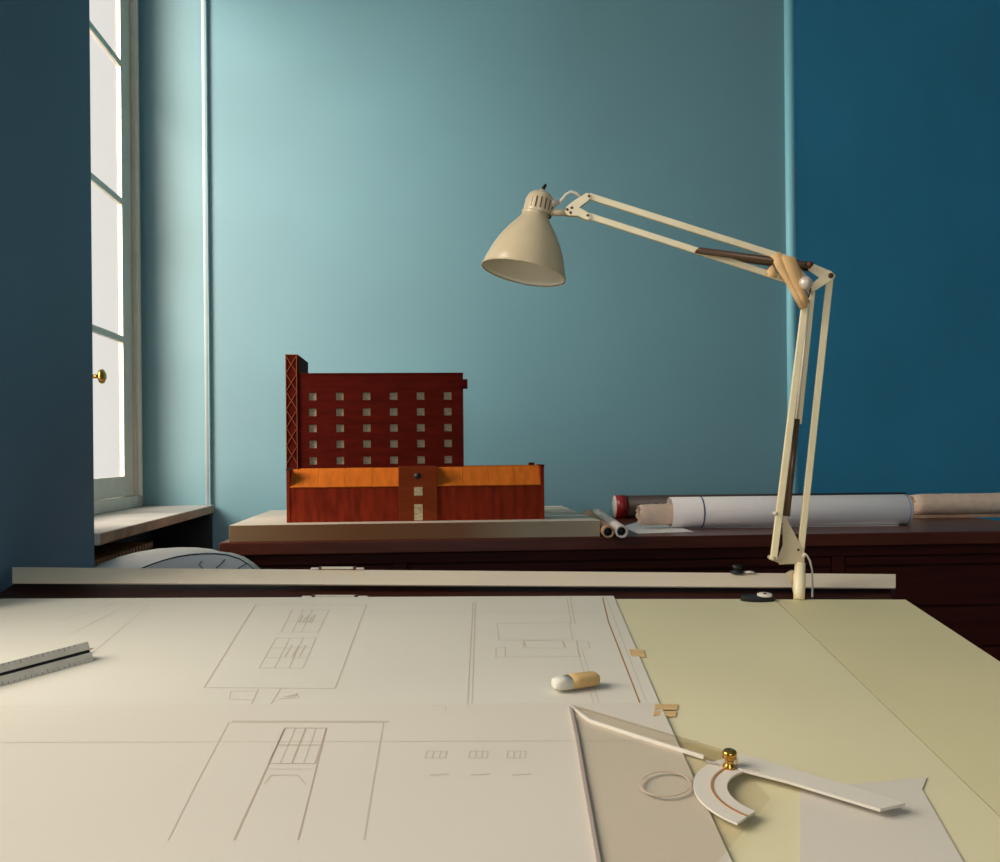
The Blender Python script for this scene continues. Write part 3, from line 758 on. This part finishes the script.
# adjustable set square: clear body with finger hole, graduated arc, brass screw, white arm
hS = HP+.0016
sq = thing('set_square', bp(690, 775, hS), 'clear acrylic adjustable set square with brass thumb screw near the bottom edge', 'set square')
A = (570, 708); 
pb = [bp(570, 708, hS), bp(590, 723, hS), bp(704, 759, hS), bp(742, 772, hS), bp(770, 800, hS), bp(690, 895, hS), bp(606, 895, hS)]
body = MB().prism(pb, BN*.003).build('body', M['acrylic'], sq)
def strip(pts, w, hgt, m, name, label=None, h0=None):
    mb = MB(); q = [bp(p, r, hS if h0 is None else h0) for p, r in pts]
    for i in range(len(q)-1):
        d = q[i+1]-q[i]; s = BN.cross(d).normalized()*(w/2)
        mb.prism([q[i]-s, q[i+1]-s, q[i+1]+s, q[i]+s], BN*hgt)
    o = mb.build(name, m, sq)
    return o
strip([(570, 708), (590, 722.5), (640, 739), (704, 759)], .0022, .0036, M['acrylic edge'], 'bevelled_edge')
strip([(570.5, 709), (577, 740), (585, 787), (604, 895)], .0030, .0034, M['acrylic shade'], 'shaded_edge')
# outer wing of the square, the upper edge that runs down to the right
wing = [bp(571, 706.5, hS-.0003), bp(640, 727, hS-.0003), bp(700, 745, hS-.0003), bp(735, 756, hS-.0003), bp(742, 770, hS-.0003), bp(704, 758.5, hS-.0003), bp(591, 722, hS-.0003)]
MB().prism(wing, BN*.0026).build('upper_blade', clear('smoky acrylic', (.93, .89, .83, 1), .04, .2), sq)
# finger hole ring
mb = MB(); ring = [(665+25*math.cos(2*PI*k/40), 784+12.5*math.sin(2*PI*k/40)) for k in range(41)]
q0 = [bp(p, r, hS+.0031) for p, r in ring]
for i in range(40):
    c = bp(665, 784, hS+.0031); s0_, s1_ = (q0[i]-c).normalized()*.0011, (q0[i+1]-c).normalized()*.0011
    mb.prism([q0[i]-s0_, q0[i+1]-s1_, q0[i+1]+s1_, q0[i]+s0_], BN*.0008)
mb.build('finger_hole', M['acrylic ring'], sq)
# graduated arc
mb = MB(); mb2 = MB()
ctr = bp(729, 769, hS+.003) + E1*.0367 - E2*.0506
for i in range(24):
    def P(k, r): 
        t_ = math.radians(116+k*110/24); return ctr + E1*(math.cos(t_)*r) + E2*(math.sin(t_)*r)
    mb.prism([P(i, .049), P(i+1, .049), P(i+1, .079), P(i, .079)], BN*.002)
    mb2.prism([P(i, .0613), P(i+1, .0613), P(i+1, .0636), P(i, .0636)], BN*.0026)
arc = mb.build('protractor_arc', M['arm white'], sq)
lab(mb2.build('arc_slot', M['brown line'], arc), 'brown slot')
# arm
am = [bp(738, 756.5, hS+.004), bp(760, 761.5, hS+.004), bp(835, 784, hS+.004), bp(905, 806, hS+.004), bp(880, 812, hS+.004), bp(790, 784.5, hS+.004), bp(738, 771, hS+.004)]
MB().prism(am, BN*.0028).build('swing_arm', M['arm white'], sq)
for x, y, w in ((712, 762, 12), (752, 769.5, 14)):
    MB().bar(bp(x-w/2, y-1, hS+.0072), bp(x+w/2, y+1.2, hS+.0072), .0022, .0008, BN).build('hinge_mark', M['scale shade'], sq)
sc_ = bp(729, 768.5, hS+.004)
mb = MB(); mb.lathe(sc_, BN, [(0, 0), (0, .0060), (.003, .0062), (.005, .0042), (.009, .0040), (.011, .0068), (.0165, .0068), (.018, .0055), (.018, 0)], 24)
lab(mb.build('thumb_screw', M['brass'], sq), 'brass thumb screw')
# a loose paper edge at the lower right
mb = MB(); mb.prism([bp(800, 790, .0004), bp(918, 778.5, .0004), bp(927, 777.5, .0004), bp(922, 790, .0004), bp(985, 900, .0004), bp(800, 900, .0004)], BN*.0008)
tag(mb.build('paper_scrap', M['tracing']), 'pale paper scrap on the green top, beyond the set square arm', 'paper sheet')

# ------------------------------------------------------------------ balanced-arm desk lamp
DL = 1.572
PX = DL/FPX
def lp(px, py, d=0): return cp(px, py, DL+d)
foot = bp(799, 599.0)
lamp = thing('desk_lamp', foot, 'cream enamelled balanced-arm desk lamp clamped to the rear edge of the drafting table', 'desk lamp')
# shade
rim = lp(523.6, 272.3)
axis = (R_*.203 + U_*.979 + F_*.085).normalized()       # from the rim up to the cap, leaning a little away
P = lambda *a: [(s*PX, r*PX) for s, r in a]
outer = P((0, 42), (2.5, 42), (10, 40), (17, 37.6), (23, 35.4), (31, 31.6), (38, 27.6), (44, 23.8), (50, 19.2), (55, 15.8), (58.5, 13.8), (60, 13.6), (61.5, 14.6))
inner = [(s+.0012, r-.0016) for s, r in outer]
shade = MB().lathe(rim, axis, outer+P((61.5, 13)), 56).build('lamp_shade', M['cream'], lamp)
lab(MB().lathe(rim, axis, [outer[0], (.0002, outer[0][1]-.0012)]+inner[1:]+P((61, 0.2)), 56).build('inner_face', M['cream in'], shade), 'pale inner face')
MB().lathe(rim, axis, P((-1.0, 42.0), (-1.0, 43), (.8, 43), (.8, 41.8)), 56).build('rim', M['cream'], shade)
rimc = rim+R_*(1.6*PX)
cap = MB().lathe(rimc, axis, P((60.5, 14.6), (64, 14.9), (74, 14.6), (79, 13), (82.5, 9.5), (84.5, 5), (85, 0)), 40).build('cap', M['cream'], lamp)
mb = MB()
ra_ = axis.cross(F_).normalized(); rb2 = ra_.cross(axis).normalized()
if rb2.dot(F_) > 0: rb2 = -rb2
for k in range(6):
    th = math.radians(-62+k*19)
    d = rb2*math.cos(th)+ra_*math.sin(th)
    c0 = rimc+axis*(63.5*PX)+d*(14.85*PX); c1 = rimc+axis*(74.5*PX)+d*(14.6*PX)
    mb.bar(c0, c1, 1.35*PX, .0012, d)
mb.build('vent_slot', M['steel'], cap)
tp = rimc+axis*(84.0*PX)
MB().lathe(tp, axis, P((0, 3), (2.5, 2.6), (2.6, 0)), 16).build('switch_collar', M['silver'], cap)
MB().tube([tp+axis*.002, tp+axis*.006+R_*.001, tp+axis*.0125+R_*.0038], [.0027, .0030, .0022], 10).build('switch', M['black'], cap)
# neck stub and yoke
MB().tube([lp(551, 212.3), lp(567.5, 213.2)], 3.3*PX, 16).build('neck_rod', M['cream'], lamp)
z8 = lambda x, y: (535+x/14.28, 180+y/14.28)
yk = [z8(*p) for p in ((432, 450), (448, 380), (520, 318), (735, 180), (785, 195), (808, 240), (770, 290), (640, 392), (700, 425), (785, 475), (800, 530), (770, 578), (710, 560), (620, 512), (470, 508))]
MB().prism([lp(x, y, -.006) for x, y in yk], F_*.011).build('yoke', M['lit cream'], lamp, bevel=.001)
for x, y in (z8(770, 228), z8(755, 505), z8(525, 395), z8(508, 465), z8(460, 420)):
    mb = MB(); mb.lathe(lp(x, y, -.0061), -F_, [(0, 1.4*PX), (.0008, 1.2*PX), (.001, 0)], 12)
    mb.build('rivet', M['screw'], lamp)
mb = MB(); mb.lathe(lp(551.5, 203.3), R_*.95+U_*.1, P((0, 4), (4, 4), (5.5, 2.4), (8, 2.4), (8, 0)), 16); mb.build('cable_gland', M['silver'], lamp)
MB().tube([lp(558, 204), lp(562, 199.5), lp(566, 194.5), lp(571, 191.8), lp(576, 193), lp(580, 196)], 1.5*PX, 10).build('cable', M['cord'], lamp)
# upper pair of bars
def bar(pa, pb, w, d0, name='arm_bar', m='lit cream', th=.006):
    a, b = lp(pa[0], pa[1], d0), lp(pb[0], pb[1], d0)
    return MB().bar(a, b, w*PX, th, F_).build(name, M[m], lamp, bevel=.0012)
bar((589, 196.2), (795, 261.5), 6.6, 0)
bar((588.5, 216), (800, 284), 6.4, 0)
# spring tubes by the upper arm
for (a, b, d) in (((698, 250.3), (811, 265.3), -.013), ((699, 252.5), (809, 268.5), .010)):
    q0, q1 = lp(*a, d), lp(*b, d)
    u = (q1-q0)/20
    MB().tube([q0, q0+u*.2, q1-u*1.4, q1], [2.6*PX, 3.4*PX, 3.4*PX, 3.0*PX], 16).build('spring_tube', M['steel'], lamp)
MB().lathe(lp(698.3, 250.0, -.0175), F_, [(0, 0), (0, 1.5*PX), (.024, 1.5*PX), (.024, 0)], 14).build('spring_pin', M['screw'], lamp)
MB().lathe(lp(810.5, 264.0, -.022), F_, [(0, 0), (0, 2.9*PX), (.004, 2.9*PX), (.0045, 2.0*PX), (.036, 2.0*PX), (.036, 0)], 14).build('spring_pin', M['screw'], lamp)
# elbow plates
z9 = lambda x, y: (690+x/6.25, 230+y/6.25)
el = [z9(*p) for p in ((742, 222), (775, 212), (885, 258), (912, 285), (900, 305), (790, 375), (770, 385), (700, 345), (700, 320), (770, 330), (810, 296), (740, 250))]
for d in (-.0085, .005): MB().prism([lp(x, y, d) for x, y in el], F_*.0032).build('elbow_plate', M['lit cream'], lamp, bevel=.0008)
el2 = [z9(*p) for p in ((580, 150), (620, 165), (740, 290), (780, 345), (765, 400), (700, 340), (600, 260))]
MB().prism([lp(x, y, -.0045) for x, y in el2], F_*.009).build('elbow_link', M['cream'], lamp, bevel=.0008)
MB().lathe(lp(831, 275.5, -.0105), F_, [(0, 0), (0, 2.6*PX), (.019, 2.6*PX), (.019, 0)], 16).build('pivot', M['screw'], lamp)
kc = lp(805.6, 283.3, -.020)
MB().ball(kc, 6.9*PX, 12, axis=F_).build('tension_knob', M['silver'], lamp)
MB().tube([kc, lp(805.6, 283.3, .0)], 2.4*PX, 12).build('knob_stem', M['silver'], lamp)
mb = MB()
for q in ((800.5, 288.5), (811, 288.5)): mb.tube([lp(q[0], q[1], -.012), lp(808, 298, -.011)], .8*PX, 8)
mb.build('wire_hook', M['screw'], lamp)
# masking tape wound round the elbow: two crossed bands
def band(pts, name, d):
    q = [z9(*p) for p in pts]
    n = len(q)//2; L = q[:n]; Rr = list(reversed(q[n:]))
    mb = MB(); seg = 6
    vs = []
    for (l, r) in zip(L, Rr):
        for k in range(seg+1):
            u = k/seg; bul = math.sin(PI*u)*.004
            vs.append(lp(l[0]+(r[0]-l[0])*u, l[1]+(r[1]-l[1])*u, d-bul))
    N = len(vs); vs += [v+F_*.0012 for v in vs]; fs = []
    for i in range(n-1):
        for k in range(seg):
            a = i*(seg+1)+k; fs.append([a, a+1, a+seg+2, a+seg+1]); fs.append([N+a, N+a+seg+1, N+a+seg+2, N+a+1])
        a = i*(seg+1); fs.append([a, a+seg+1, N+a+seg+1, N+a]); a += seg; fs.append([a, N+a, N+a+seg+1, a+seg+1])
    for k in range(seg):
        fs.append([k, N+k, N+k+1, k+1]); a = (n-1)*(seg+1)+k; fs.append([a, a+1, N+a+1, N+a])
    mb.add(vs, fs, 0, True)
    return mb.build(name, M['tape'], lamp)
band([(500, 165), (540, 240), (595, 325), (645, 415), (690, 500), (738, 478), (700, 395), (650, 300), (610, 215), (565, 133)], 'tape_wrap', -.0165)
band([(575, 160), (585, 240), (625, 330), (675, 420), (715, 490), (748, 448), (722, 380), (700, 300), (690, 240), (655, 168)], 'tape_wrap', -.0185)
band([(476, 258), (486, 275), (480, 292), (545, 300), (548, 272), (520, 210)], 'tape_wrap', -.011)
# lower bars
bar((805.5, 300), (773.4, 559.5), 6.8, -.010)
bar((812.0, 291), (798.2, 424), 6.2, .006)
bar((830.0, 277), (800.8, 550), 6.6, .0)
MB().tube([lp(796.3, 419, .0), lp(786.2, 516, .0)], 3.7*PX, 14).build('spring_tube', M['steel'], lamp)
MB().tube([lp(809, 300, .002), lp(797, 419, .001)], 1.2*PX, 8).build('spring_rod', M['silver'], lamp)
mb = MB(); mb.lathe(lp(776.0, 513.5, -.016), F_, [(0, 0), (0, 2.0*PX), (.016, 1.8*PX), (.016, 0)], 12); mb.build('spring_pin', M['silver'], lamp)
# base bracket: folded triangular plate
bk = [(783, 516), (785.5, 516), (802.3, 548), (804, 563.5), (796.5, 563.8), (779.5, 564.6), (777.5, 560), (783, 545)]
for d in (-.0045, .014): MB().prism([lp(x, y, d) for x, y in bk], F_*.0025).build('base_bracket', M['cream'], lamp, bevel=.0006)
MB().prism([lp(x, y, -.0045) for x, y in ((802.3, 548), (804.2, 548), (804.6, 563.5), (803, 563.5))], F_*.021).build('bracket_web', M['cream'], lamp)
mb = MB()
for x, y, d in ((773.6, 558.6, -.014), (779.0, 560.5, -.006)): mb.lathe(lp(x, y, d), F_, [(0, 0), (0, 2.4*PX), (.022, 2.4*PX), (.024, 0)], 16)
mb.build('bracket_pivot', M['cream'], lamp)
MB().lathe(lp(798.5, 549.8, -.0062), F_, [(0, 0), (0, 1.2*PX), (.002, 1.2*PX)], 12).build('rivet', M['screw'], lamp)
MB().ball(lp(803.8, 556, -.005), 1.9*PX, 8).build('screw', M['silver'], lamp)
# post and clamp
pt, pbm = lp(800, 563.5), foot
pd = (pt-pbm)
MB().lathe(pbm-BN*.0008, pd, [(0, 0), (0, 5.4*PX), (pd.length*.25, 5.7*PX), (pd.length*.7, 6.3*PX), (pd.length*.72, 5.4*PX), (pd.length*1.02, 5.4*PX), (pd.length*1.02, 0)], 24).build('post', M['lit cream'], lamp)
MB().prism([lp(787, 573.5, .004), lp(792, 570.5, .004), lp(795, 570.5, .004), lp(795, 597, .004), lp(792.5, 585, .004)], F_*.008).build('clamp_jaw', M['cream'], lamp, bevel=.0008)
cc = foot+E2*.004
MB().prism([cc-E1*.006-BN*.06, cc+E1*.006-BN*.06, cc+E1*.006+BN*.004, cc-E1*.006+BN*.004], E2*.006).build('clamp_plate', M['cream'], lamp)
MB().prism([cc-E1*.014-BN*.06, cc+E1*.014-BN*.06, cc+E1*.014-BN*.06-E2*.05, cc-E1*.014-BN*.06-E2*.05], BN*.004).build('clamp_foot', M['cream'], lamp)
MB().tube([cc-E2*.035-BN*.085, cc-E2*.035-BN*.0275], .004, 12).build('clamp_screw', M['silver'], lamp)
MB().tube([lp(803.5, 553, -.004), lp(807, 555.5, -.004), lp(810, 561, -.002), lp(812, 570, .004), lp(812.6, 582, .02), lp(812.4, 594, .030), lp(812, 612, .026)], 1.0*PX, 10).build('power_cord', M['cord'], lamp)

# ------------------------------------------------------------------ daylight
w = bpy.data.worlds.new('sky'); S.world = w; w.use_nodes = True
bg = w.node_tree.nodes['Background']; bg.inputs[0].default_value = (1.0, .965, .90, 1); bg.inputs[1].default_value = 0.80
def area(name, loc, target, sx, sy, power, col):
    l = bpy.data.lights.new(name, 'AREA'); l.shape = 'RECTANGLE'; l.size, l.size_y = sx, sy; l.energy = power; l.color = col
    o = bpy.data.objects.new(name, l); COL.objects.link(o); o.location = loc
    o.rotation_euler = (V(target)-V(loc)).to_track_quat('-Z', 'Y').to_euler()
    return o
area('window_daylight', (XL-2.3, (W2A+W2B)/2+.1, 3.1), (.6, 1.3, .95), 2.6, 2.4, 226, (1.0, .94, .84))
area('bay_daylight', (XW-.55, YN+.10, 2.05), (XW-.55+1, YN+.10+.15, 1.98), .85, 2.0, 44, (1.0, .77, .58))
area('rear_fill_light', ((wx0+wx1)/2-.1, YB-.30, 2.1), (.1, YW, 1.6), 1.6, 1.9, 32, (.94, .97, 1.0))  # added fill from behind the camera, through the made-up opening

S.view_settings.view_transform = 'Standard'; S.view_settings.look = 'None'
S.view_settings.gamma = 1; S.view_settings.use_curve_mapping = False
S.view_settings.exposure = 0.14
